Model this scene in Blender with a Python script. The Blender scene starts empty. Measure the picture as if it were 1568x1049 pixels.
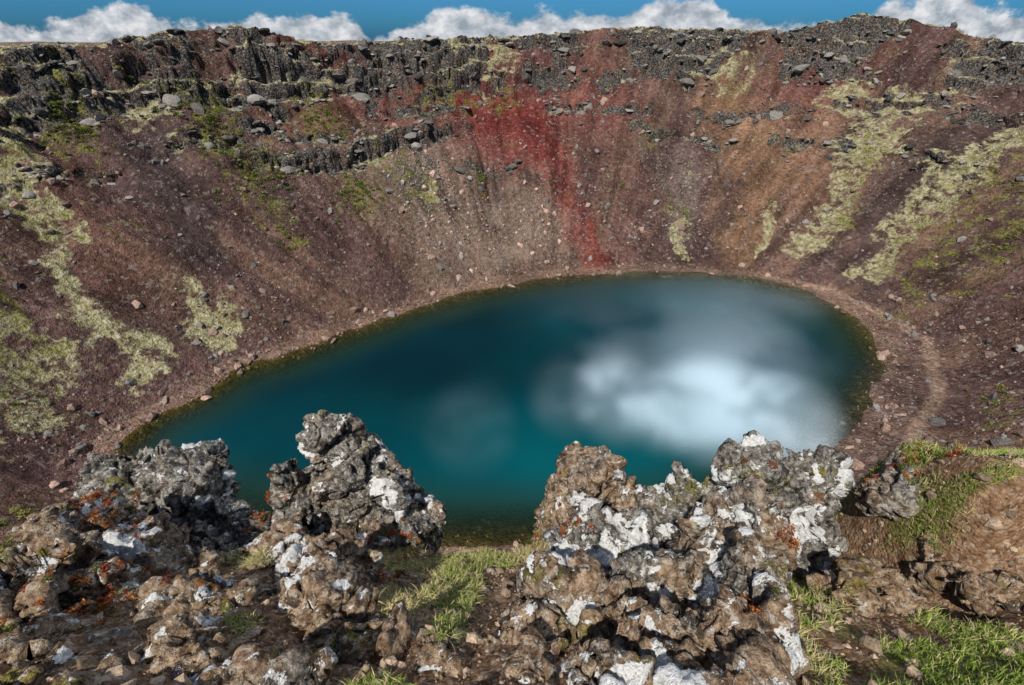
import bpy,bmesh,math,random,time
import numpy as np
from mathutils import Vector
from mathutils.bvhtree import BVHTree
rng=np.random.default_rng(7)
# ---------------- noise
def _h(ix,iy,iz,s):
    u=np.uint32
    h=ix.astype(np.int64).astype(u)*u(374761393)+iy.astype(np.int64).astype(u)*u(668265263)+iz.astype(np.int64).astype(u)*u(3266489917)+u((s*974634777+12345)&0xffffffff)
    h^=h>>u(15); h*=u(2246822519); h^=h>>u(13); h*=u(3266489917); h^=h>>u(16)
    return h.astype(np.float64)/4294967296.0
def vn(x,y,z=None,s=0):
    if z is None: z=np.zeros_like(x)
    ix=np.floor(x);iy=np.floor(y);iz=np.floor(z)
    fx=x-ix;fy=y-iy;fz=z-iz
    fx=fx*fx*fx*(fx*(fx*6-15)+10);fy=fy*fy*fy*(fy*(fy*6-15)+10);fz=fz*fz*fz*(fz*(fz*6-15)+10)
    def L(a,b,t): return a+(b-a)*t
    r=L(L(L(_h(ix,iy,iz,s),_h(ix+1,iy,iz,s),fx),L(_h(ix,iy+1,iz,s),_h(ix+1,iy+1,iz,s),fx),fy),
        L(L(_h(ix,iy,iz+1,s),_h(ix+1,iy,iz+1,s),fx),L(_h(ix,iy+1,iz+1,s),_h(ix+1,iy+1,iz+1,s),fx),fy),fz)
    return r*2-1
def fbm(x,y,z=None,o=4,s=0,g=.5):
    if z is None: z=np.zeros_like(x)
    a=1;t=0;n=0
    for i in range(o):
        t=t+a*vn(x,y,z,s+i*17);n+=a;a*=g
        x,y,z=(x*.8-y*.6)*2.03+5.1,(x*.6+y*.8)*2.03+1.7,z*2.03+3.3
    return t/n*1.6
def rdg(x,y,z=None,o=4,s=0,g=.55):
    if z is None: z=np.zeros_like(x)
    a=1;t=0;n=0
    for i in range(o):
        t=t+a*(1-2.2*np.abs(vn(x,y,z,s+i*13)));n+=a;a*=g
        x,y,z=(x*.8-y*.6)*2.03+5.1,(x*.6+y*.8)*2.03+1.7,z*2.03+3.3
    return t/n
def worley(x,y,z,s=0):
    """F1, F2, cell id and a random tilted plane per cell (facets)"""
    ix=np.floor(x);iy=np.floor(y);iz=np.floor(z)
    f1=np.full(x.shape,9.);f2=np.full(x.shape,9.);idv=np.zeros(x.shape);fa=np.zeros(x.shape)
    for a in(-1,0,1):
        for b in(-1,0,1):
            for c in(-1,0,1):
                cx=ix+a;cy=iy+b;cz=iz+c
                h1=_h(cx,cy,cz,s);h2=_h(cx,cy,cz,s+1);h3=_h(cx,cy,cz,s+2)
                ex=x-cx-h1;ey=y-cy-h2;ez=z-cz-h3
                d=np.sqrt(ex*ex+ey*ey+ez*ez)
                m=d<f1
                f2=np.where(m,f1,np.minimum(f2,d));idv=np.where(m,h1,idv);f1=np.where(m,d,f1)
                g=(h2*7.13)%1*2-1;k=(h3*5.71)%1*2-1;l=(h1*9.37)%1*2-1
                fa=np.where(m,ex*g+ey*k+ez*l,fa)
    return f1,f2,idv,fa
def ss(a,b,x):
    t=np.clip((x-a)/(b-a),0,1);return t*t*(3-2*t)
# ---------------- lake shore
shore=[(-57.3,46),(-57,52.8),(-52.3,58.5),(-50.4,65),(-43.5,69.5),(-32.6,78.7),(-20.9,88.1),(-6.8,96.5),(10.7,102.9),(29.2,105.9),(49.3,106.3),(63.5,101.2),(72.8,89.6),(73,78.7),(69.1,68.5),(60.3,58.3),(49.6,48.6),(45.6,46),(38,40),(25,34.5),(10,31.5),(-6.5,31),(-25,32),(-42,35),(-53,40)]
def crom(P,k):
    n=len(P);o=[]
    for i in range(n):
        p0,p1,p2,p3=[np.array(P[(i+j-1)%n]) for j in range(4)]
        for q in range(k):
            t=q/k
            o.append(.5*((2*p1)+(-p0+p2)*t+(2*p0-5*p1+4*p2-p3)*t*t+(-p0+3*p1-3*p2+p3)*t**3))
    return np.array(o)
SH=crom(shore,5)
GS=1.5;GX0,GY0=-300.,-200.;GNX,GNY=400,400
gx,gy=np.meshgrid(GX0+GS*np.arange(GNX),GY0+GS*np.arange(GNY),indexing='ij')
dd=np.full(gx.shape,1e9);ins=np.zeros(gx.shape,bool)
for i in range(len(SH)):
    a=SH[i];b=SH[(i+1)%len(SH)];e=b-a
    t=np.clip(((gx-a[0])*e[0]+(gy-a[1])*e[1])/(e@e),0,1)
    dd=np.minimum(dd,np.hypot(gx-a[0]-t*e[0],gy-a[1]-t*e[1]))
    c=((a[1]>gy)!=(b[1]>gy))
    with np.errstate(divide='ignore',invalid='ignore'):
        xi=(b[0]-a[0])*(gy-a[1])/(b[1]-a[1])+a[0]
    ins^=(c&(gx<xi))
SD=np.where(ins,-dd,dd)
def sd(x,y):
    fx=(x-GX0)/GS;fy=(y-GY0)/GS
    cx=np.clip(fx,0,GNX-1.001);cy=np.clip(fy,0,GNY-1.001)
    ex=np.hypot(fx-cx,fy-cy)*GS
    i=cx.astype(int);j=cy.astype(int);u=cx-i;v=cy-j
    return SD[i,j]*(1-u)*(1-v)+SD[i+1,j]*u*(1-v)+SD[i,j+1]*(1-u)*v+SD[i+1,j+1]*u*v+ex
def stroke(x,y,pts,soft=.55):
    """soft mask around a polyline of (x,y,r)"""
    m=np.zeros(x.shape)
    P=[p if len(p)==3 else (*p,4) for p in pts]
    if len(P)==1: P=P*2
    for a,b in zip(P[:-1],P[1:]):
        ex,ey=b[0]-a[0],b[1]-a[1];L=ex*ex+ey*ey
        t=np.clip(((x-a[0])*ex+(y-a[1])*ey)/L,0,1) if L>0 else 0
        q=np.hypot(x-a[0]-t*ex,y-a[1]-t*ey)/(a[2]+(b[2]-a[2])*t)
        m=np.maximum(m,ss(1+soft,1-soft,q))
    return m
LEDGES=[([(-56,113),(-53,115),(-41,123),(-30,133),(-24,137),(-17,142)],4.2),([(-60,140),(-48,145),(-26,151),(-10,160),(3,165),(20,168),(45,168),(60,166)],4.4),([(-84,128),(-70,134),(-58,139)],3.6),([(-100,96),(-94,108),(-86,118),(-80,126)],4.),([(98,146),(110,138),(118,126),(125,117)],2.8),([(60,156),(74,152),(84,148)],1.8),([(-12,130),(-4,133)],1.2),([(-72,108),(-66,112)],1.8),([(15,157),(26,158),(38,157)],1.8),([(-90,86),(-86,92)],1.5),([(40,150),(52,149),(62,146)],1.4),([(78,140),(90,134)],1.2),([(102,122),(108,114)],1.4),([(-36,142),(-28,145),(-18,150)],2.6),([(-78,118),(-70,124),(-62,128)],2.6),([(-60,120),(-48,126)],1.6)]
RA=[-1.5,-.93,-.75,-.49,-.36,-.27,-.1,.04,.14,.23,.37,.5,.55,.635,.73,.93,1.5]
RH=[-3,-2.5,-1.8,1.6,-2,-2.2,-1,-.8,.6,2.3,1,1,2.2,4.4,2.6,-2.8,-2]
def crater(x,y):
    d0=sd(x,y)
    d=d0+ .9*fbm(x/6,y/6,o=3,s=3)*ss(-6,0,d0)
    th=np.arctan2(y-68,x-8)
    dth=(th+1.687+math.pi)%(2*math.pi)-math.pi
    k=.63+.62*np.exp(-(dth/.5)**2)
    bw=3.5+7*np.exp(-((th+.15)/.45)**2)
    z1=np.where(d<bw,.16*d,.16*bw+k*(d-bw))
    arc=th*95
    far=ss(15,35,np.hypot(x,y))
    up=ss(2,14,z1)
    gul=rdg(arc/15+.3*fbm(x/20,y/20,o=2,s=9),z1/70,o=3,s=21)*2.0+fbm(arc/5,z1/40,o=2,s=23)*.5
    z1=z1+up*far*(gul+1.8*fbm(x/22,y/22,o=3,s=31))
    zc=31.5+4*np.cos(th-1.2)+2.5*fbm(x/30,y/30,o=2,s=41)
    over=np.maximum(0,z1-zc)
    z=z1+.6*over
    cm=ss(0,3,over)
    w=2.6*fbm(x/26,y/26,o=3,s=51)
    la=ss(-.5,.15,fbm(x/15,y/15,o=3,s=61))
    for s,lo,hi,am in((5.,.25,.64,.85),(1.9,.25,.72,.5)):
        q=(z+w)/s;fr=q-np.floor(q)
        zt=(np.floor(q)+ss(lo,hi,fr))*s-w
        z=z+cm*la*am*(zt-z)
    rk=cm*la
    jag=d0+1.6*fbm(x/5,y/5,o=3,s=63)
    for P,D in LEDGES:
        best=np.full(x.shape,1e9);dl=np.zeros(x.shape)
        for a,b in zip(P[:-1],P[1:]):
            ex,ey=b[0]-a[0],b[1]-a[1]
            t=np.clip(((x-a[0])*ex+(y-a[1])*ey)/(ex*ex+ey*ey),0,1)
            px,py=a[0]+t*ex,a[1]+t*ey;q=np.hypot(x-px,y-py);m=q<best
            best=np.where(m,q,best);dl=np.where(m,sd(px,py),dl)
        env=ss(14,5,best)*(.45+.55*ss(-.4,.4,fbm(x/9,y/9,o=2,s=65)))
        s_=dl-jag
        off=np.where(s_>0,-D*.6*np.exp(-s_/5),D*.45*np.exp(s_/3))
        off=off*np.clip(np.abs(s_)/.5,0,1)
        z=z+env*off
        rk=np.maximum(rk,ss(3.,.5,np.abs(s_-.3))*ss(9,3,best)*(.6+.4*ss(-.4,.3,fbm(x/5,y/5,o=2,s=69))))
    a=np.where(y>5,x/np.maximum(y,5),1.5*np.sign(x))
    hr=50+np.interp(a,RA,RH)+.6*fbm(x/7,y/7,o=3,s=67)
    ov=z-hr
    z=np.where(ov>0,hr+ .5*(1-np.exp(-np.maximum(ov,0)*1.))-.16*np.maximum(ov-2,0)**.93,z)
    z=np.maximum(z,np.where(d>60,18+3*fbm(x/200,y/200,o=3,s=5),-99))
    rim=ss(-.5,1.5,ov)*(1-ss(6,30,ov))
    z=z+far*ss(0,4,d)*(.4*fbm(x/4,y/4,o=3,s=71)+.16*fbm(x,y,o=2,s=81))
    di=np.maximum(-d,0);zin=-.16*di-.022*di**2
    z=np.where(d<0,np.maximum(zin,-14)+.25*fbm(x/2.5,y/2.5,o=3,s=91)*ss(0,-3,d)-.05,z)
    return z,d,th,rk,rim
def mound(x,y):
    yp=np.maximum(y,0)
    m=50-(1.7+1.05*yp)
    m=m+1.5*ss(3.0,3.6,x-.1*(y-2))*ss(1.6,2.4,y)
    m=m-.6*np.exp(-((x-3.12)/.3)**2-((y-2.1)/.45)**2)
    ye=np.interp(x,[-5,-1.6,-.9,.3,1.2,2.9,3.4,7],[3.6,3.5,2.75,2.7,3.2,3.3,3.1,3.3])+.15*fbm(x*1.3,x*0+3,o=2,s=7)
    e=np.maximum(y-ye,0)+np.maximum(-(x+1.7+1.15*yp),0)+np.maximum(x-9,0)*.5
    m=m-4*e-.3*np.maximum(-y-12,0)
    rough=.8*ss(.2,-1.2,x)+.5*np.exp(-((x-.8)/.9)**2)+.25+.1*ss(2,2.6,x)
    wx=x+.1*fbm(x*2,y*2,o=2,s=99);wy=y+.1*fbm(x*2,y*2,o=2,s=98)
    nn=.09*fbm(x*1.2,y*1.2,o=3,s=101)+rough*(.08*rdg(wx*1.8,wy*1.8,o=3,s=111)+.03*rdg(wx*7,wy*7,o=3,s=115))+.014*fbm(x*18,y*18,o=3,s=121)
    return m+nn
def H(x,y,full=False):
    z,d,th,rk,rim=crater(x,y)
    near=np.hypot(x,y)<40
    fg=np.zeros_like(x)
    if near.any():
        m=np.full(x.shape,-999.);m[near]=mound(x[near],y[near])
        fg=(m>z).astype(float)
        z=np.maximum(z,m)
    if full: return z,d,th,rk,rim,fg
    return z
# ---------------- mesh util
def mk(name,V,F,mat=None,smooth=True,attrs=None):
    V=np.asarray(V,np.float32);F=np.asarray(F,np.int32);k=F.shape[1]
    me=bpy.data.meshes.new(name)
    me.vertices.add(len(V));me.vertices.foreach_set('co',V.ravel())
    me.loops.add(F.size);me.loops.foreach_set('vertex_index',F.ravel())
    me.polygons.add(len(F));me.polygons.foreach_set('loop_start',np.arange(0,F.size,k,dtype=np.int32))
    try: me.polygons.foreach_set('loop_total',np.full(len(F),k,np.int32))
    except Exception: pass
    me.polygons.foreach_set('use_smooth',np.full(len(F),smooth))
    me.update(calc_edges=True)
    if attrs:
        for n,A in attrs.items():
            at=me.attributes.new(n,'FLOAT_COLOR','POINT')
            A=np.asarray(A,np.float32)
            if A.shape[1]==3: A=np.hstack([A,np.ones((len(A),1),np.float32)])
            at.data.foreach_set('color',A.ravel())
    ob=bpy.data.objects.new(name,me);bpy.context.scene.collection.objects.link(ob)
    if mat: me.materials.append(mat)
    return ob
# ---------------- nodes
class NB:
    def __init__(s,nt): s.nt=nt
    def n(s,typ,ins=None,**pr):
        nd=s.nt.nodes.new(typ)
        for k,v in pr.items(): setattr(nd,k,v)
        for k,v in (ins or {}).items():
            if isinstance(v,bpy.types.NodeSocket): s.nt.links.new(v,nd.inputs[k])
            else: nd.inputs[k].default_value=v
        return nd
    def noise(s,vec,sc,de=4,ro=.55,di=0):
        return s.n('ShaderNodeTexNoise',{'Vector':vec,'Scale':sc,'Detail':de,'Roughness':ro,'Distortion':di}).outputs['Fac']
    def m(s,op,a,b=0.,c=None,clamp=False):
        i={0:a,1:b}
        if c is not None:i[2]=c
        return s.n('ShaderNodeMath',i,operation=op,use_clamp=clamp).outputs[0]
    def step(s,x,a,b):
        return s.n('ShaderNodeMapRange',{'Value':x,'From Min':a,'From Max':b},interpolation_type='SMOOTHSTEP').outputs[0]
    def mix(s,f,a,b,bl='MIX'):
        c=lambda v:v if isinstance(v,bpy.types.NodeSocket) else (*v,1)
        return s.n('ShaderNodeMix',{0:f,6:c(a),7:c(b)},data_type='RGBA',blend_type=bl,clamp_factor=True).outputs[2]
    def ramp(s,f,st):
        nd=s.n('ShaderNodeValToRGB',{'Fac':f});cr=nd.color_ramp
        while len(cr.elements)<len(st): cr.elements.new(.5)
        for e,(p,c) in zip(cr.elements,st): e.position=p;e.color=(*c,1)
        return nd.outputs[0]
    def attr(s,n): return s.n('ShaderNodeAttribute',attribute_name=n)
def newmat(name):
    m=bpy.data.materials.new(name);m.use_nodes=True;m.node_tree.nodes.clear()
    return m,NB(m.node_tree)
def finish(b,col,rough=.9,h=None,st=.5,dist=.1):
    ins={'Color':col,'Roughness':0.}
    if h is not None:
        ins['Normal']=b.n('ShaderNodeBump',{'Height':h,'Strength':st,'Distance':dist}).outputs[0]
    p=b.n('ShaderNodeBsdfDiffuse',ins)
    b.n('ShaderNodeOutputMaterial',{'Surface':p.outputs[0]})
    return p
# crater material
mC,b=newmat('crater_slope')
g=b.n('ShaderNodeNewGeometry');pos=g.outputs['Position']
col=b.attr('col').outputs['Color']
sp=b.n('ShaderNodeSeparateColor',{0:b.attr('msk').outputs['Color']})
nB=b.noise(pos,1.1,4,.72);nC=b.noise(pos,.4,6,.72);nD=b.noise(pos,2.2,3,.6)
vo=b.n('ShaderNodeTexVoronoi',{'Vector':pos,'Scale':1.7});vs=b.n('ShaderNodeSeparateColor',{0:vo.outputs['Color']})
c=b.mix(1.,col,b.ramp(nB,[(.32,(.5,.47,.46)),(.68,(1.5,1.46,1.4))]),'MULTIPLY')
stone=b.step(b.m('ADD',vs.outputs[0],b.m('MULTIPLY',nC,1.)),1.38,1.44)
c=b.mix(b.m('MULTIPLY',stone,.4),c,(.34,.3,.26))
c=b.mix(b.m('MULTIPLY',b.step(vs.outputs[1],.88,.92),.35),c,(.035,.028,.026))
nz=b.n('ShaderNodeSeparateXYZ',{0:g.outputs['Normal']}).outputs[2]
rf=b.step(b.m('ADD',sp.outputs[2],b.m('MULTIPLY',b.m('SUBTRACT',nC,.5),1.9)),.42,.58)
rc=b.ramp(nD,[(.32,(.022,.022,.024)),(.45,(.07,.066,.064)),(.58,(.17,.16,.145)),(.7,(.36,.34,.29))])
rc=b.mix(b.step(nC,.5,.62),rc,b.mix(1.,rc,(1.3,.95,.75),'MULTIPLY'))
c=b.mix(rf,c,rc)
gf=b.step(b.m('ADD',b.m('ADD',sp.outputs[0],b.m('MULTIPLY',b.step(nz,.66,.88),b.m('MULTIPLY',sp.outputs[2],.66))),b.m('MULTIPLY',b.m('SUBTRACT',nC,.5),1.9)),.46,.74)
gf=b.m('MULTIPLY',gf,b.step(nz,.4,.62))
c=b.mix(b.m('MULTIPLY',gf,.93),c,b.ramp(nB,[(.3,(.12,.105,.045)),(.48,(.36,.325,.17)),(.62,(.58,.55,.37))]))
ef=b.step(b.m('ADD',sp.outputs[1],b.m('MULTIPLY',b.m('SUBTRACT',nC,.5),2.)),.42,.8)
c=b.mix(b.m('MULTIPLY',ef,.85),c,b.ramp(nD,[(.3,(.055,.058,.015)),(.5,(.17,.165,.04)),(.7,(.36,.33,.1))]))
hh=b.m('ADD',nB,b.m('MULTIPLY',nD,.7))
finish(b,c,.95,hh,1.,.8)
# soil
mS,b=newmat('foreground_soil')
pos=b.n('ShaderNodeNewGeometry').outputs['Position']
sp=b.n('ShaderNodeSeparateColor',{0:b.attr('msk').outputs['Color']})
n1=b.noise(pos,2.2,4,.65);n2=b.noise(pos,13,6,.72);n3=b.noise(pos,70,3,.7)
vo=b.n('ShaderNodeTexVoronoi',{'Vector':pos,'Scale':38.});vs=b.n('ShaderNodeSeparateColor',{0:vo.outputs['Color']})
c=b.ramp(n2,[(.3,(.075,.041,.025)),(.5,(.25,.155,.095)),(.7,(.46,.32,.21))])
c=b.mix(1.,c,b.ramp(n1,[(.3,(.55,.5,.46)),(.7,(1.3,1.25,1.2))]),'MULTIPLY')
c=b.mix(b.m('MULTIPLY',b.step(vs.outputs[0],.8,.86),.6),c,(.38,.31,.24))
rc=b.ramp(n2,[(.33,(.05,.045,.04)),(.5,(.2,.17,.14)),(.66,(.42,.37,.3))])
rc=b.mix(b.step(b.noise(pos,5,5,.65,.5),.64,.66),rc,(.65,.65,.63))
c=b.mix(b.step(b.m('ADD',sp.outputs[2],b.m('MULTIPLY',b.m('SUBTRACT',n1,.5),1.6)),.45,.6),c,rc)
c=b.mix(b.m('MULTIPLY',b.step(b.m('ADD',sp.outputs[1],b.m('MULTIPLY',b.m('SUBTRACT',n2,.5),1.)),.5,.9),.7),c,b.ramp(n3,[(.3,(.09,.09,.025)),(.7,(.3,.27,.1))]))
hh=b.m('ADD',b.m('MULTIPLY',n2,1.),b.m('ADD',b.m('MULTIPLY',n3,.5),b.m('MULTIPLY',vo.outputs['Distance'],-.5)))
finish(b,c,.95,hh,.9,.04)
# rock material (foreground)
mR,b=newmat('lichen_rock')
g=b.n('ShaderNodeNewGeometry');pos=g.outputs['Position']
at=b.n('ShaderNodeSeparateColor',{0:b.attr('rk').outputs['Color']})
cav,lic,br=at.outputs[0],at.outputs[1],at.outputs[2]
nz=b.n('ShaderNodeSeparateXYZ',{0:g.outputs['Normal']}).outputs[2]
n1=b.noise(pos,2.6,4,.65);n2=b.noise(pos,15,6,.75);n3=b.noise(pos,60,3,.7);n5=b.noise(pos,6,5,.65,.4)
c=b.ramp(n2,[(.36,(.035,.03,.027)),(.5,(.21,.19,.165)),(.64,(.52,.49,.43))])
cb=b.ramp(n2,[(.36,(.08,.047,.03)),(.5,(.31,.21,.135)),(.64,(.6,.46,.32))])
c=b.mix(b.step(b.m('ADD',n1,br),.68,.92),c,cb)
c=b.mix(b.m('MULTIPLY',b.step(n5,.55,.6),.8),c,(.03,.027,.023))
mo=b.m('MULTIPLY',b.step(b.noise(pos,2.2,5,.7,.4),.59,.65),b.step(nz,-.1,.5))
c=b.mix(b.m('MULTIPLY',mo,.8),c,b.ramp(n3,[(.35,(.08,.07,.01)),(.65,(.32,.28,.045))]))
orl=b.m('MULTIPLY',b.step(b.noise(pos,4.5,5,.7,.8),.63,.67),b.step(cav,.2,.5))
c=b.mix(b.m('MULTIPLY',orl,.75),c,b.ramp(n3,[(.35,(.16,.05,.015)),(.65,(.42,.17,.04))]))
c=b.mix(b.m('MULTIPLY',b.step(b.noise(pos,22,4,.7,.3),.58,.61),.65),c,(.58,.58,.54))
lf=b.step(lic,.0,.45)
ln=b.m('ADD',b.m('ADD',b.noise(pos,3.,5,.56,.3),b.m('MULTIPLY',lic,.25)),b.m('MULTIPLY',b.m('SUBTRACT',n2,.5),.14))
wf=b.step(ln,.728,.738)
w2=b.m('MULTIPLY',b.step(b.m('SUBTRACT',1.,n5),.615,.625),lf)
wf=b.m('MAXIMUM',b.m('MULTIPLY',wf,lf),w2)
wf=b.m('MULTIPLY',wf,b.step(b.m('ADD',cav,b.m('MULTIPLY',b.m('SUBTRACT',n2,.5),1.6)),.3,.36))
c=b.mix(wf,c,b.ramp(b.m('ADD',b.m('MULTIPLY',n3,.6),b.m('MULTIPLY',n2,.4)),[(.34,(.42,.42,.4)),(.46,(.76,.76,.74)),(.6,(.88,.88,.87))]))
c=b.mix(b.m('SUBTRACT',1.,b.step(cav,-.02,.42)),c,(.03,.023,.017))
hh=b.m('ADD',n2,b.m('ADD',b.m('MULTIPLY',n3,.5),b.m('MULTIPLY',wf,.05)))
finish(b,c,.92,hh,1.,.035)
def attmat(name,bump=None,trans=False):
    m,b=newmat(name);pos=b.n('ShaderNodeNewGeometry').outputs['Position']
    c=b.attr('col').outputs['Color']
    h=None
    if bump:
        nn=b.noise(pos,bump,3,.7)
        c=b.mix(1.,c,b.ramp(nn,[(.3,(.5,.5,.5)),(.7,(1.5,1.5,1.5))]),'MULTIPLY');h=nn
    p=finish(b,c,.9,h,.7,.6/bump if bump else .1)
    if trans:
        t=b.n('ShaderNodeBsdfTranslucent',{'Color':c});mx=b.n('ShaderNodeMixShader',{0:.3,1:p.outputs[0],2:t.outputs[0]})
        o=[q for q in b.nt.nodes if q.bl_idname=='ShaderNodeOutputMaterial'][0];b.nt.links.new(mx.outputs[0],o.inputs[0])
    return m
mScree=attmat('scree_stone',4.);mPeb=attmat('pebble_stone',60.);mLeaf=attmat('leafage',None,True)
# ---------------- foreground vegetation patches (x,y,rx,ry,dry)
GP=[(-.45,2.0,.18,.42,.4),(-.93,2.5,.25,.15,.6),(-.28,2.5,.3,.17,.45),(-.4,1.5,.1,.25,.3),(2.3,2.1,.25,.42,.4),(2.05,1.45,.2,.26,.4),(1.72,1.6,.08,.3,.5),(2.5,.97,.75,.26,.05),(1.8,.78,.4,.13,.15),(3.0,2.75,.3,.38,.05),(2.98,2.15,.16,.42,.1),(4.2,2.95,1.,.3,.3),(3.42,2.35,.1,.25,.3),(3.8,2.3,.4,.08,.1),(-2.9,3.15,.3,.2,.9),(.26,2.64,.22,.15,.9),(-1.2,2.65,.28,.15,.9),(-.75,1.8,.2,.3,.9),(1.6,1.2,.12,.2,.7),(-.7,.9,.15,.08,.4),(2.9,1.4,.25,.15,.3),(-2.4,2.4,.2,.1,.8),(-1.7,1.3,.15,.1,.7),(-1.1,1.2,.1,.08,.5),(1.25,2.35,.1,.08,.4)]
def gmask(x,y):
    m=np.zeros(x.shape)
    for px,py,rx,ry,_ in GP:
        m=np.maximum(m,ss(1.25,.6,np.sqrt(((x-px)/rx)**2+((y-py)/ry)**2)))
    return m
# ---------------- terrain sheet
az=np.concatenate([np.arange(-180,-74,3.),np.arange(-72,-55,.6),np.arange(-55,55,.15),np.arange(55,72,.6),np.arange(72,180,3.)])*math.pi/180
rr=[.25]
while rr[-1]<4000:
    r=rr[-1]
    st=.02 if .8<r<4.6 else (.06 if r<6.5 else (.15 if r<12 else (.5 if r<40 else (.5 if r<100 else (.34 if r<215 else r*.06)))))
    rr.append(r+st)
rr=np.array(rr)
A,R=np.meshgrid(az,rr,indexing='ij')
X=(R*np.sin(A)).ravel();Y=(R*np.cos(A)).ravel()
Z,D,TH,RK,RIM,FG=H(X,Y,True)
na,nr=len(az),len(rr)
I=np.arange(na*nr).reshape(na,nr)
I2=np.vstack([I,I[:1]])
F=np.stack([I2[:-1,:-1],I2[1:,:-1],I2[1:,1:],I2[:-1,1:]],-1).reshape(-1,4)[:, ::-1]
n=len(X);C=np.tile(np.array([.122,.076,.07]),(n,1))
def mixc(m,c):
    global C
    C=C+(np.array(c)-C)*np.clip(m,0,1)[:,None]
wxx=X+4.5*fbm(X/9,Y/9,o=4,s=401,g=.6);wyy=Y+4.5*fbm(X/9,Y/9,o=4,s=402,g=.6)
def S_(*p,soft=.6): return stroke(wxx,wyy,p,soft)
mixc(ss(-.3,.5,fbm(TH*11,Z/30,o=3,s=201))*.8,(.19,.12,.09))
mixc(ss(.0,.7,fbm(TH*16+3,Z/40,o=3,s=205))*.65,(.08,.053,.053))
mixc(S_((66,160,9),(70,131,9),(60,114,6))*.75,(.28,.168,.1))
mixc(S_((86,146,7),(80,125,4))*.7,(.25,.145,.095))
mixc(S_((30,160,12),(34,135,8),(30,115,5))*.5,(.2,.11,.092))
mixc(S_((-40,148,13),(-15,145,14),(5,155,14),(25,160,13),soft=.8)*.68,(.195,.068,.055))
mixc(S_((-12,155,11),(2,150,10),(13,131,6),(20,112,5))*.85,(.2,.045,.04))
mixc(S_((100,160,12),(85,155,10))*.55,(.21,.085,.072))
mixc(S_((107,121,7),(90,109,5),(80,95,3))*.7,(.085,.063,.06))
mixc(S_((-78,106,6),(-60,85,5))*.75,(.062,.048,.049))
mixc(S_((-88,92,4),(-70,75,5))*.6,(.15,.08,.065))
mixc(S_((-64,136,9),(-56,128,6))*.5,(.2,.1,.08))
mixc(S_((45,142,6),(49,129,5),(46,116,4))*.35,(.18,.16,.145))
mixc(S_((-23,123,14),(-14,112,13),(6,121,10),soft=.8)*.65,(.25,.195,.155))
mixc(S_((-61,72,5))*.4,(.17,.12,.09))
mixc(ss(5,1,D)*ss(-3,0,D)*.75,(.25,.165,.125))
mixc(ss(8,3,D)*ss(.3,-.1,TH)*ss(-1.2,-.6,TH)*.7,(.15,.105,.09))
mixc(stroke(X,Y,[(62,104,.9),(75,95,.9),(79,84,1.),(80,73,1.),(71,58,1.),(57,46,.9)])*.85,(.3,.21,.16))
mixc(ss(.3,-1,D),(.13,.095,.045))
mixc(ss(-1.,-6,D),(.035,.055,.035))
arc=TH*95
C*=(1+.35*fbm(X/5,Y/5,o=4,s=231)+.3*fbm(arc/1.7,Z/16,o=3,s=235)*ss(3,8,Z))[:,None]
dry=ss(.1,.8,fbm(X/9,Y/9,o=3,s=211))*.3*ss(3,10,Z)+RIM*.5
for p in [((-100,96,3.5),(-89,86,4),(-80,74,4),(-73,68,4.5),(-62,61,4.5)),((96,149,6),(103,139,7.5),(98,133,8.5),(90,125,6.5),(75,108,5)),((68,118,3),(66,110,2)),((-20,161,4),(0,168,5)),((45,120,3),(44,112,2.5)),((120,118,4),(102,109,4.5),(85,98,4.5)),((-55,72,3.5),(-60,76,3)),((-20,118,3),),((-75,57,6),(-68,48,6)),((60,170,5),(72,165,5)),((-85,112,4),(-72,123,4)),((118,140,5),),((125,100,4),(108,88,4)),((-66,112,4),),((-66,132,4),(-48,140,4))]:
    dry=np.maximum(dry,.67*S_(*p))
grn=ss(.2,.8,fbm(X/14,Y/14,o=3,s=221))*.38*ss(8,14,Z)
for p in [((-71,119,9),(-66,112,8)),((-59,112,7),(-56,104,6),(-50,95,4)),((-49,131,8),),((-92,106,7),(-88,100,7)),((-39,114,7),(-34,112,6)),((-8,128,3),),((120,113,5),(102,106,4),(85,96,3)),((112,100,6),(94,91,5),(82,82,3)),((104,87,5),(94,80,4)),((76,54,4),(70,50,3)),((-52,27,9),(-40,20,8)),((-72,50,6),(-78,60,5)),((45,126,5),),((-25,150,6),(0,160,5)),((110,108,4),(90,92,3)),((40,150,6),),((98,130,5),(83,112,4)),((-24,118,9),(-30,125,9)),((-95,92,4),(-84,78,4)),((70,160,6),)]:
    grn=np.maximum(grn,.52*S_(*p))
rock=RK*.74+RIM*.2+.45*S_((46,138,6),(47,118,5))+.3*S_((-23,123,9),(-14,112,8),(6,121,6))+.45*S_((-60,72,4),(-57,74,4))+.35*ss(2.2,.5,np.abs(D-1.5))+.28*S_((-40,110,16),(-30,125,14))
near=FG>.5
grn[near]=gmask(X[near],Y[near]);rock[near]=(.4*ss(.1,-1.4,X)+.3*np.exp(-((X-.8)/.9)**2))[near]
m=(RK>.05)&(R.ravel()<260)&(~near)
xm,ym,zm=X[m],Y[m],Z[m]
xm=xm+fbm(xm/3,ym/3,o=2,s=78);ym=ym+fbm(xm/3,ym/3,o=2,s=79)
f1,f2,i1,fa=worley(xm/3.8,ym/3.8,zm/1.9,3);g1,g2,i2,fb=worley(xm/2.,ym/2.,zm/1.2,8)
amt=RK[m]*((i1-.5)*1.7+fa*1.1-.5*(1-ss(0,.15,f2-f1))+(i2-.5)*.35+fb*.3+.25*fbm(xm/1.8,ym/1.8,zm/1.8,o=2,s=77))
X=X.copy();Y=Y.copy()
X[m]-=np.cos(TH[m])*.8*amt;Y[m]-=np.sin(TH[m])*.8*amt;Z[m]+=.4*amt
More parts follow.
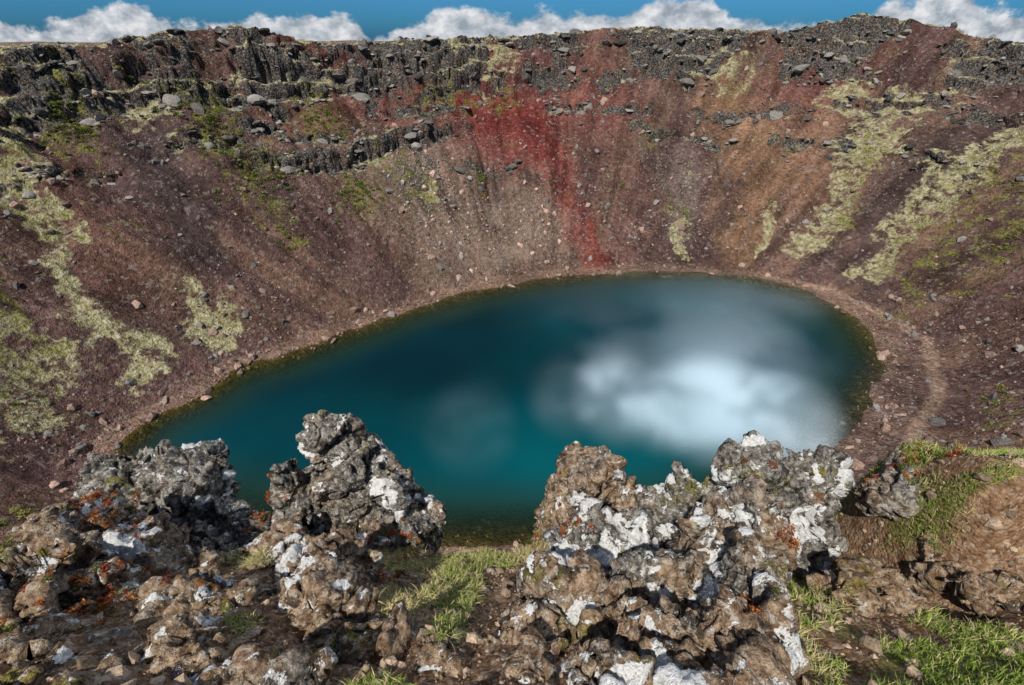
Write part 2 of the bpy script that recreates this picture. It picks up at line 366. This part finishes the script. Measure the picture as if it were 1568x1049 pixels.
ter=mk('crater_terrain',np.stack([X,Y,Z],1),F,mC,True,{'col':C,'msk':np.stack([dry,grn,rock],1)})
ter.data.materials.append(mS)
ter.data.polygons.foreach_set('material_index',(FG[F].mean(1)>.5).astype(np.int32))
# ---------------- water
wx=np.arange(-64,80,1.);wy=np.arange(26,112,1.)
WX,WY=np.meshgrid(wx,wy,indexing='ij');wd=sd(WX.ravel(),WY.ravel())
I=np.arange(WX.size).reshape(WX.shape)
F=np.stack([I[:-1,:-1],I[1:,:-1],I[1:,1:],I[:-1,1:]],-1).reshape(-1,4)
F=F[(wd[F]<4).all(1)]
mW,b=newmat('lake_water')
pos=b.n('ShaderNodeNewGeometry').outputs['Position']
dep=b.n('ShaderNodeSeparateColor',{0:b.attr('dep').outputs['Color']}).outputs[0]
sx=b.n('ShaderNodeSeparateXYZ',{0:pos})
body_shade=b.m('ADD',b.m('MULTIPLY',b.step(sx.outputs[1],70,42),.55),b.m('ADD',b.m('MULTIPLY',b.step(sx.outputs[0],-40,30),.35),b.m('MULTIPLY',b.m('SUBTRACT',b.noise(pos,.035,2,.5),.5),.9)))  # dark reflection and shadow, far and left, painted into body colour, plus noise
deepc=b.ramp(body_shade,[(.1,(.0004,.015,.019)),(.5,(.0003,.038,.048)),(.9,(.0005,.075,.09))])
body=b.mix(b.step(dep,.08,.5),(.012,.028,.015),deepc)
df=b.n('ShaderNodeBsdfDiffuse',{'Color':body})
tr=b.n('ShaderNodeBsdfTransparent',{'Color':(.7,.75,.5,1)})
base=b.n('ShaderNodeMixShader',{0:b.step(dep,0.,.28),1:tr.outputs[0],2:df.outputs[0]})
rip=b.noise(pos,3.,3,.7)
wind=b.step(b.m('ADD',b.m('MULTIPLY',sx.outputs[1],.012),b.noise(pos,.03,2,.5)),1.2,1.7)
bs=b.m('ADD',.02,b.m('MULTIPLY',wind,.3))
bp=b.n('ShaderNodeBump',{'Height':rip,'Strength':bs,'Distance':.15})
gl=b.n('ShaderNodeBsdfGlossy',{'Color':(.8,.92,1,1),'Roughness':.02,'Normal':bp.outputs[0]})
fr=b.n('ShaderNodeFresnel',{'IOR':1.45,'Normal':bp.outputs[0]})
sh=b.n('ShaderNodeMixShader',{0:fr.outputs[0],1:base.outputs[0],2:gl.outputs[0]})
b.n('ShaderNodeOutputMaterial',{'Surface':sh.outputs[0]})
dv=np.clip(-wd/26,0,1)
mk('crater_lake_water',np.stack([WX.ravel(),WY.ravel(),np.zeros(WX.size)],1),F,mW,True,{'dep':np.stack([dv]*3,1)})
# ---------------- merged scatter
def ico(sub,seed,amp=.35):
    bm=bmesh.new();bmesh.ops.create_icosphere(bm,subdivisions=sub,radius=1)
    V=np.array([v.co[:] for v in bm.verts]);F=np.array([[v.index for v in f.verts] for f in bm.faces]);bm.free()
    r=np.random.default_rng(seed)
    for k in range(9):
        n=r.normal(size=3);n/=np.linalg.norm(n);o=r.uniform(.45,.85)
        s=V@n;V=V-np.maximum(s-o,0)[:,None]*n
    V+=r.normal(size=V.shape)*amp*.12
    return V,F
def scatter(name,bases,P,S,C,mat,smooth=False,yaw=False):
    n=len(P);ch=rng.integers(0,len(bases),n)
    Vs=[];Fs=[];Cs=[];off=0
    for k,(bv,bf) in enumerate(bases):
        ii=np.nonzero(ch==k)[0]
        if not len(ii): continue
        q=rng.normal(size=(len(ii),4))
        if yaw: q[:,1:3]*=.12
        q/=np.linalg.norm(q,axis=1)[:,None]
        w,x,y,z=q.T
        Rm=np.stack([1-2*(y*y+z*z),2*(x*y-z*w),2*(x*z+y*w),2*(x*y+z*w),1-2*(x*x+z*z),2*(y*z-x*w),2*(x*z-y*w),2*(y*z+x*w),1-2*(x*x+y*y)],1).reshape(-1,3,3)
        V=np.einsum('nij,nvj->nvi',Rm,bv[None]*S[ii][:,None,:])+P[ii][:,None,:]
        Vs.append(V.reshape(-1,3));Fs.append((bf[None]+(np.arange(len(ii))*len(bv))[:,None,None]+off).reshape(-1,3))
        Cs.append(np.repeat(C[ii],len(bv),0));off+=len(ii)*len(bv)
    return mk(name,np.vstack(Vs),np.vstack(Fs),mat,smooth,{'col':np.vstack(Cs)})
B1=[ico(1,i) for i in range(6)];B2=[ico(2,20+i) for i in range(8)]
N=100000
a=rng.uniform(-58,58,N)*math.pi/180;r=np.sqrt(rng.uniform(25**2,200**2,N))
x=r*np.sin(a);y=r*np.cos(a)
z,d,th,rk,rim=crater(x,y)
pal=stroke(x,y,[(-23,123,12),(-14,112,12),(6,118,9)],.7);lft=stroke(x,y,[(-61,73,5),(-56,75,4)]);bot=stroke(x,y,[(-60,55,5),(-66,48,8)],.7);gry=stroke(x,y,[(46,140,8),(48,120,6)],.7)
pr=.05+.4*ss(5,0,np.abs(d-2))*ss(-.5,.3,fbm(x/6,y/6,o=2,s=303)+.3)+.3*ss(25,8,z)*ss(.0,.6,fbm(x/12,y/12,o=2,s=301))+.3*pal+.4*lft+.4*bot+.25*gry+.35*ss(.2,.6,fbm(x/5,y/5,o=2,s=305))*ss(12,25,z)
pr=pr*(1-.8*ss(.3,.6,rk))
keep=(rng.random(N)<pr)&(d>-3)&(z<52)&(d<90)
X1,Y1,Z1,D1,P1=[q[keep] for q in(x,y,z,d,pal)]
n=len(X1);s=.13*(1-rng.random(n))**-.5;s=np.minimum(s,1.1)
S=np.stack([s*rng.uniform(.8,1.4,n),s*rng.uniform(.8,1.4,n),s*rng.uniform(.5,.9,n)],1)
g=rng.uniform(.5,1.5,n)[:,None];C1=np.where(rng.random(n)[:,None]<.5+.4*ss(5,2,D1)[:,None],np.array([.27,.19,.155]),np.array([.18,.168,.16]))*g*(1+.5*P1[:,None])
scatter('scree_rocks',B1,np.stack([X1,Y1,Z1+s*.1],1),S,C1,mScree)
cand=(rk>.35)&(d>5)&(z<51.5)&(rng.random(N)<.1)
X1,Y1,Z1=x[cand],y[cand],z[cand];n=len(X1);s=.38*(1-rng.random(n))**-.4;s=np.minimum(s,1.7)
S=np.stack([s*rng.uniform(.9,1.7,n),s*rng.uniform(.9,1.7,n),s*rng.uniform(.45,.8,n)],1)
scatter('cliff_rocks',B2,np.stack([X1,Y1,Z1-.15*s],1),S,np.array([.15,.14,.128])*rng.uniform(.3,2.,n)[:,None],mScree,yaw=True)
# ---------------- leaf clumps
def leaves(name,P,rad,cnt,size,cols,flat=.7):
    n=len(P);idx=np.repeat(np.arange(n),cnt);m=len(idx)
    o=rng.normal(size=(m,3));o/=np.linalg.norm(o,axis=1)[:,None];o*=(rng.random(m)**.4)[:,None]
    o[:,2]=np.abs(o[:,2])*flat
    c=P[idx]+o*rad[idx][:,None]
    u=rng.normal(size=(m,3));u/=np.linalg.norm(u,axis=1)[:,None]
    v=np.cross(u,rng.normal(size=(m,3)));v/=np.linalg.norm(v,axis=1)[:,None]
    s=(size[idx]*rng.uniform(.6,1.4,m))[:,None]
    V=np.stack([c-u*s,c+v*s*.5,c+u*s,c-v*s*.5],1).reshape(-1,3)
    F=np.arange(4*m).reshape(m,4)
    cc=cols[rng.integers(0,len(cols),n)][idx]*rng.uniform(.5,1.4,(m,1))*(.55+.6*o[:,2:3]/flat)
    return mk(name,V,F,mLeaf,False,{'col':np.repeat(cc,4,0)})
cx,cy,cr=[],[],[]
for (px,py,pr_,k) in [(-71,118,7,90),(-67,112,6,60),(-58,108,6,70),(-50,96,2.5,18),(-49,131,6,65),(-91,104,6,80),(-38,113,6,65),(-8,128,1.6,18),(-40,20,9,40),(-52,27,8,40),(104,88,5,30),(-25,150,6,14),(-84,116,7,30),(112,100,5,30),(76,54,3,8),(32,133,2,5),(-60,100,4,20)]:
    cx+=list(px+rng.normal(size=k)*pr_*.5);cy+=list(py+rng.normal(size=k)*pr_*.5);cr+=list(rng.uniform(.25,.95,k))
cx=np.array(cx);cy=np.array(cy);cr=np.array(cr);cz=H(cx,cy)
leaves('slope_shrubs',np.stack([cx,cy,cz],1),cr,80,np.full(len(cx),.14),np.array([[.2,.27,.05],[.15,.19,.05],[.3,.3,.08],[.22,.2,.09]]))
# ---------------- foreground rocks
def hull(bm,c,r,rs,n=12):
    p=rs.normal(size=(n,3));p/=np.linalg.norm(p,axis=1)[:,None];p*=rs.uniform(.92,1.15,(n,1))
    p=np.sign(p)*np.abs(p)**.7
    p=p*np.array(r)
    t=rs.uniform(-.6,.6);cc,s_=math.cos(t),math.sin(t)
    p=p@np.array([[cc,s_,0],[-s_,cc,0],[0,0,1]])
    vs=[bm.verts.new(Vector(q)+Vector(c)) for q in p]
    o=bmesh.ops.convex_hull(bm,input=vs)
    bmesh.ops.delete(bm,geom=list({v for v in list(o['geom_interior'])+list(o['geom_unused']) if isinstance(v,bmesh.types.BMVert)}),context='VERTS')
def rockmass(name,lumps,lic=.5,br=.2,vox=.015,seed=0,small=5,amp=1.):
    rs=np.random.default_rng(seed+500);bm=bmesh.new()
    for L in lumps:
        c=np.array(L[:3])+[0,0,50];r=np.array(L[3:6])
        hull(bm,c,r*1.15,rs,14)
        for k in range(small):
            dv=rs.normal(size=3);dv/=np.linalg.norm(dv);dv[2]=dv[2]*.7
            hull(bm,c+dv*r*.6,r*rs.uniform(.38,.62),rs,8)
    me=bpy.data.meshes.new('tmp');bm.to_mesh(me);bm.free()
    ob=bpy.data.objects.new('tmp',me);bpy.context.scene.collection.objects.link(ob)
    md=ob.modifiers.new('r','REMESH');md.mode='VOXEL';md.voxel_size=vox;md.adaptivity=0
    dg=bpy.context.evaluated_depsgraph_get();ev=ob.evaluated_get(dg);m2=ev.to_mesh()
    n=len(m2.vertices);V=np.empty(n*3,np.float32);m2.vertices.foreach_get('co',V);V=V.reshape(-1,3).astype(float)
    Nn=np.empty(n*3,np.float32);m2.vertices.foreach_get('normal',Nn);Nn=Nn.reshape(-1,3).astype(float)
    F=np.empty(len(m2.polygons)*4,np.int32)
    m2.loops.foreach_get('vertex_index',F)
    F=F.reshape(-1,4)
    ev.to_mesh_clear();bpy.data.objects.remove(ob);bpy.data.meshes.remove(me)
    x,y,z=V.T
    wx=x+.08*fbm(x*2,y*2,z*2,o=2,s=1);wy=y+.08*fbm(x*2,y*2,z*2,o=2,s=2);wz=z+.08*fbm(x*2,y*2,z*2,o=2,s=3)
    f1,f2,i1,fa=worley(wx*2.6,wy*2.6,wz*1.9,seed+40);g1,g2,i2,fb=worley(wx*7,wy*7,wz*5,seed+60)
    c1=ss(0,.08,f2-f1);c2=ss(0,.1,g2-g1)
    r1=rdg(x*3.5,y*3.5,z*2.8,o=5,s=5,g=.65)
    fine=fbm(x*24,y*24,z*24,o=3,s=9,g=.75)
    dsp=amp*((i1-.5)*.06+fa*.13-.04*(1-c1)+(i2-.5)*.03+fb*.06-.016*(1-c2))+.04*r1+.015*fine
    V=V+Nn*dsp[:,None]
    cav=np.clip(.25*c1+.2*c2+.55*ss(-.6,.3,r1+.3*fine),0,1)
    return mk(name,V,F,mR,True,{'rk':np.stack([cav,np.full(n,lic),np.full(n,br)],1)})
rocks=[]
def RM(*a,**k): rocks.append(rockmass(*a,**k))
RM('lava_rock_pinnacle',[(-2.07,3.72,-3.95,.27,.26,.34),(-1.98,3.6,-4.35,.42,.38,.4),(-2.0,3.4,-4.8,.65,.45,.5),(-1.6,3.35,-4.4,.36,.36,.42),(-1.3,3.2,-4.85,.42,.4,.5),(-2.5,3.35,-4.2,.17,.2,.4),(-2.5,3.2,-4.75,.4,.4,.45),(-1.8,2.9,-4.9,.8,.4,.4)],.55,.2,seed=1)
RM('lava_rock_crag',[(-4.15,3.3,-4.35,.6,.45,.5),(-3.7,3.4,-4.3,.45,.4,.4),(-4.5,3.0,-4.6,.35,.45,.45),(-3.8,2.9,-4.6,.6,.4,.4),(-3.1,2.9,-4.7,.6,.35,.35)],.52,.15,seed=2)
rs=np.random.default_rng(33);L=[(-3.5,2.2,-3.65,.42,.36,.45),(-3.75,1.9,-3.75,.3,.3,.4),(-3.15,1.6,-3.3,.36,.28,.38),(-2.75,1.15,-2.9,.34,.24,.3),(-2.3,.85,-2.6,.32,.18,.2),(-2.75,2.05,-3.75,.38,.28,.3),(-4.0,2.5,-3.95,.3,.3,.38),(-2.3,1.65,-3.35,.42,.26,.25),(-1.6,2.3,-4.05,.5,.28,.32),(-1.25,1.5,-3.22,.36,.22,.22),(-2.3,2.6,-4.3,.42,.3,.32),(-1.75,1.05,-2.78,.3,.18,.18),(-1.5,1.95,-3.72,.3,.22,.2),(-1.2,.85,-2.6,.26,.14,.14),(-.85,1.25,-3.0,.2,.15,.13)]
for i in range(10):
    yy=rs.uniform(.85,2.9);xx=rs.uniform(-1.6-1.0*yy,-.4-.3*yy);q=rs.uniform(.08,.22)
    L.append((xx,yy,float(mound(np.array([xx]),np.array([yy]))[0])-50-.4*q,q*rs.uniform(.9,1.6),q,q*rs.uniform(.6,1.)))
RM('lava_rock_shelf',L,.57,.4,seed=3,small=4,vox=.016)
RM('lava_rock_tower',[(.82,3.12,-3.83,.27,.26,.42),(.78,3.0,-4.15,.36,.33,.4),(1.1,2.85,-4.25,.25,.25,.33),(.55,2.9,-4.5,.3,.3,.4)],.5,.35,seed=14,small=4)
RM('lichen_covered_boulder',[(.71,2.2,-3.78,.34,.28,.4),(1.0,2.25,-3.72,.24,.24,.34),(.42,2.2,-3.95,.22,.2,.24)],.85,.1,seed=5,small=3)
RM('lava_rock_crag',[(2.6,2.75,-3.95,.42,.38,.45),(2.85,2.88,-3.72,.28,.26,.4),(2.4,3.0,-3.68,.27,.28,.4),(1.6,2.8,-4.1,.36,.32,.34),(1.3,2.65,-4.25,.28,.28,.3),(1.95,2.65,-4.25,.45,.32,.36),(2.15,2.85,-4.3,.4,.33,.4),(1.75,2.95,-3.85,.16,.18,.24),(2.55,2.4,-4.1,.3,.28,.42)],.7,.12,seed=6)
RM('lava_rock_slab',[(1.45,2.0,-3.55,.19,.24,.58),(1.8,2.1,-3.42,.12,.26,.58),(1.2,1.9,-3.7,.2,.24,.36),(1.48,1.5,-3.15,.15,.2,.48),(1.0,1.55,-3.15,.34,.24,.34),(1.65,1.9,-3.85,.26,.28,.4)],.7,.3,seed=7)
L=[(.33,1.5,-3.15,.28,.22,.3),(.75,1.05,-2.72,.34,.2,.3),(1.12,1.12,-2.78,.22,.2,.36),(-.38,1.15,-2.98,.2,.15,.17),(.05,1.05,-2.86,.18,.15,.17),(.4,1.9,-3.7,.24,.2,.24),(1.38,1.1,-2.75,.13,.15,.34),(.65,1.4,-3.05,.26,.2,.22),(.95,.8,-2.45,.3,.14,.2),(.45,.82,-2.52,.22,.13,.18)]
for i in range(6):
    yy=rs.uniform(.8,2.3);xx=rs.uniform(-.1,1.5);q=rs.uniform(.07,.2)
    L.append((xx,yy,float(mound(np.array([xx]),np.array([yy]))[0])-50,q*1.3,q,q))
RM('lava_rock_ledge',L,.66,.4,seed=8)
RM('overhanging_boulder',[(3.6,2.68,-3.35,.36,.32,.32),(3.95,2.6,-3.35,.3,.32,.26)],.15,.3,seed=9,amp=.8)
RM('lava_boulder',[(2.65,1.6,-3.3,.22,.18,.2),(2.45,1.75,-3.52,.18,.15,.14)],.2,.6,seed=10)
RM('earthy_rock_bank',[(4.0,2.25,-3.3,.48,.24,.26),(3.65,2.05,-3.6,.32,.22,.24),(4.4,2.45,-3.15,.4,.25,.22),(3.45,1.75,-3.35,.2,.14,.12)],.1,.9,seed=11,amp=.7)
# ---------------- surface lookup
dg=bpy.context.evaluated_depsgraph_get()
BV=[]
for o in rocks:
    V=np.empty(len(o.data.vertices)*3,np.float32);o.data.vertices.foreach_get('co',V);V=V.reshape(-1,3)
    BV.append((BVHTree.FromObject(o,dg),V.min(0),V.max(0)))
def top(x,y):
    z=H(x,y)
    for bv,lo,hi in BV:
        for i in np.nonzero((x>lo[0])&(x<hi[0])&(y>lo[1])&(y<hi[1]))[0]:
            h=bv.ray_cast(Vector((x[i],y[i],50)),Vector((0,0,-1)))
            if h[0] is not None and h[0].z>z[i]: z[i]=h[0].z
    return z
n=9000;x=rng.uniform(-4,4.5,n);y=rng.uniform(.6,3.2,n);z=H(x,y);s=np.minimum(.007*(1-rng.random(n))**-.6,.07)
g=rng.uniform(.5,1.6,n)[:,None]
scatter('pebbles',B1,np.stack([x,y,z],1),np.stack([s,s*1.2,s*.8],1),np.array([.28,.21,.15])*g,mPeb)
# grass
bx,by,bd=[],[],[]
for px,py,rx,ry,dr in GP:
    k=int(17000*rx*ry*3.14)
    a=rng.uniform(0,6.283,k);q=np.sqrt(rng.random(k))*1.15
    bx.append(px+rx*q*np.cos(a));by.append(py+ry*q*np.sin(a));bd.append(np.full(k,dr))
bx=np.concatenate(bx);by=np.concatenate(by);bd=np.concatenate(bd)
kp=fbm(bx*5,by*5,o=2,s=501)>-.3;bx,by,bd=bx[kp],by[kp],bd[kp]
bz=top(bx,by);gz=H(bx,by);kp=bz-gz<.15;bx,by,bz,bd=bx[kp],by[kp],bz[kp],bd[kp]
n=len(bx);an=rng.uniform(0,6.283,n);ln=rng.uniform(.025,.085,n)*(1+.5*bd);w=rng.uniform(.0018,.0035,n)
lean=rng.uniform(.3,1.1,n)*ln;dx,dy=np.cos(an),np.sin(an)
P0=np.stack([bx,by,bz-.01],1);side=np.stack([-dy,dx,0*dx],1)*w[:,None]
dirn=np.stack([dx,dy-.4,0*dx],1)
P1_=P0+np.stack([0*dx,0*dx,ln*.6],1)+dirn*(lean*.35)[:,None];P2=P0+np.stack([0*dx,0*dx,ln*.85],1)+dirn*lean[:,None]
V=np.stack([P0-side,P0+side,P1_+side*.8,P1_-side*.8,P2+side*.1,P2-side*.1],1).reshape(-1,3)
q=(np.arange(n)*6)[:,None];F=np.stack([q+[0,1,2,3],q+[3,2,4,5]],1).reshape(-1,4)
isdry=rng.random(n)<bd*.9+.12
cg=np.where(isdry[:,None],np.array([.58,.5,.26]),np.array([.25,.34,.065]))*rng.uniform(.6,1.4,(n,1))
mk('grass',V,F,mLeaf,False,{'col':np.repeat(cg,6,0)})
# heather
hx,hy,hr=[],[],[]
for px,py,r_,k in [(-4.1,3.05,.2,36),(-2.86,1.66,.25,55),(-2.73,3.1,.2,26),(-1.21,2.75,.25,44),(.22,2.72,.22,40),(1.77,2.5,.18,40),(3.6,2.75,.18,50),(-.95,2.75,.12,14),(-3.3,2.3,.2,24),(.5,2.3,.12,10),(1.3,1.25,.12,10),(1.95,1.9,.1,8),(-1.1,2.2,.15,14),(-3.0,1.2,.15,16),(2.2,2.7,.15,18),(-3.6,2.5,.15,16)]:
    hx+=list(px+rng.normal(size=k)*r_*.6);hy+=list(py+rng.normal(size=k)*r_*.5);hr+=list(rng.uniform(.02,.05,k))
hx=np.array(hx);hy=np.array(hy);hz=top(hx,hy)
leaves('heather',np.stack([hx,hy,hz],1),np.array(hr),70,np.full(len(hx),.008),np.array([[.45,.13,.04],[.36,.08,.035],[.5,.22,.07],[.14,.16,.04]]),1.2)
# ---------------- world
w=bpy.data.worlds.new('World');bpy.context.scene.world=w;w.use_nodes=True;w.node_tree.nodes.clear();b=NB(w.node_tree)
SE,SA=math.radians(52),math.radians(208)
sky=b.n('ShaderNodeTexSky',sky_type='NISHITA',sun_disc=False,sun_elevation=SE,sun_rotation=SA,altitude=200,ozone_density=3.)
dirv=b.n('ShaderNodeTexCoord').outputs['Generated']
s3=b.n('ShaderNodeSeparateXYZ',{0:dirv});dx,dy,dz=s3.outputs
low=b.step(dz,.25,.02)
skc=b.mix(low,sky.outputs[0],b.mix(1.,sky.outputs[0],(.17,.66,1.3),'MULTIPLY'))
ay=b.m('MAXIMUM',b.m('ABSOLUTE',dy),.15)
aa=b.m('DIVIDE',dx,ay);ee=b.m('DIVIDE',dz,ay)
fc=b.n('ShaderNodeFloatCurve',{'Value':b.m('ADD',b.m('MULTIPLY',aa,.5),.5)})
pts=[(0,20),(100,30),(200,54),(250,28),(300,15),(370,8),(400,42),(470,34),(540,40),(565,0),(600,14),(650,28),(720,50),(800,38),(850,44),(950,40),(1020,62),(1100,52),(1140,34),(1180,22),(1250,26),(1300,30),(1340,54),(1400,68),(1500,56),(1568,34)]
cv=fc.mapping.curves[0]
cv.points[0].location=(0,.3);cv.points[1].location=(1,.4)
for p,h_ in pts: cv.points.new(((p-784)/843)*.5+.5,h_/80.)
fc.mapping.update()
env=b.m('MULTIPLY',fc.outputs[0],.068)
cvec=b.n('ShaderNodeCombineXYZ',{0:aa,1:b.m('MULTIPLY',ee,1.6),2:b.m('MULTIPLY',dy,.1)}).outputs[0]
cn=b.noise(cvec,15,7,.62);cn2=b.noise(cvec,28,5,.6)
cf=b.step(b.m('SUBTRACT',b.m('ADD',env,b.m('MULTIPLY',b.m('SUBTRACT',cn,.5),.085)),ee),-.003,.012)
cc=b.ramp(cn2,[(.35,(.36,.41,.47)),(.52,(.66,.69,.74)),(.66,(.95,.95,.96))])
cc=b.mix(1.,cc,(12.5,12.5,12.5),'MULTIPLY')
out=b.mix(b.m('MULTIPLY',cf,.95),skc,cc)
tot=None
for (v,r,amp) in [((.121,.749,.651),.1,.2),((.230,.739,.633),.12,.8),((.388,.691,.610),.135,1.),((.31,.70,.64),.12,.9),((.492,.623,.607),.13,1.),((-.09,.708,.70),.12,.07),((-.2,.71,.67),.1,.04)]:
    dt=b.n('ShaderNodeVectorMath',{0:dirv,1:v},operation='DOT_PRODUCT').outputs['Value']
    q=b.m('MULTIPLY',b.step(dt,math.cos(r),math.cos(r*.2)),amp)
    tot=q if tot is None else b.m('ADD',tot,b.m('MULTIPLY',q,b.m('SUBTRACT',1.,tot)))
sv=b.n('ShaderNodeVectorMath',{0:dirv,1:(1,1,2.2)},operation='MULTIPLY').outputs[0]
hf=b.m('MULTIPLY',tot,b.m('ADD',.35,b.m('MULTIPLY',b.step(b.noise(sv,6,6,.6,.4),.36,.64),.65)))
out=b.mix(hf,out,(195,206,218))
bg=b.n('ShaderNodeBackground',{'Color':out,'Strength':.07})
b.n('ShaderNodeOutputWorld',{'Surface':bg.outputs[0]})
ld=bpy.data.lights.new('sun','SUN');ld.energy=5.;ld.angle=math.radians(1.);ld.color=(1,.95,.87)
so=bpy.data.objects.new('sun',ld);bpy.context.scene.collection.objects.link(so)
sdv=Vector((math.sin(SA)*math.cos(SE),math.cos(SA)*math.cos(SE),math.sin(SE)))
so.rotation_euler=sdv.to_track_quat('Z','Y').to_euler()
cd=bpy.data.cameras.new('camera');cd.lens=16;cd.sensor_width=36;cd.clip_start=.05;cd.clip_end=9000
co=bpy.data.objects.new('camera',cd);bpy.context.scene.collection.objects.link(co)
co.location=(0,0,50);co.rotation_euler=(math.radians(56),0,0)
sc=bpy.context.scene;sc.camera=co
sc.view_settings.view_transform='Standard';sc.view_settings.look='None';sc.view_settings.exposure=0
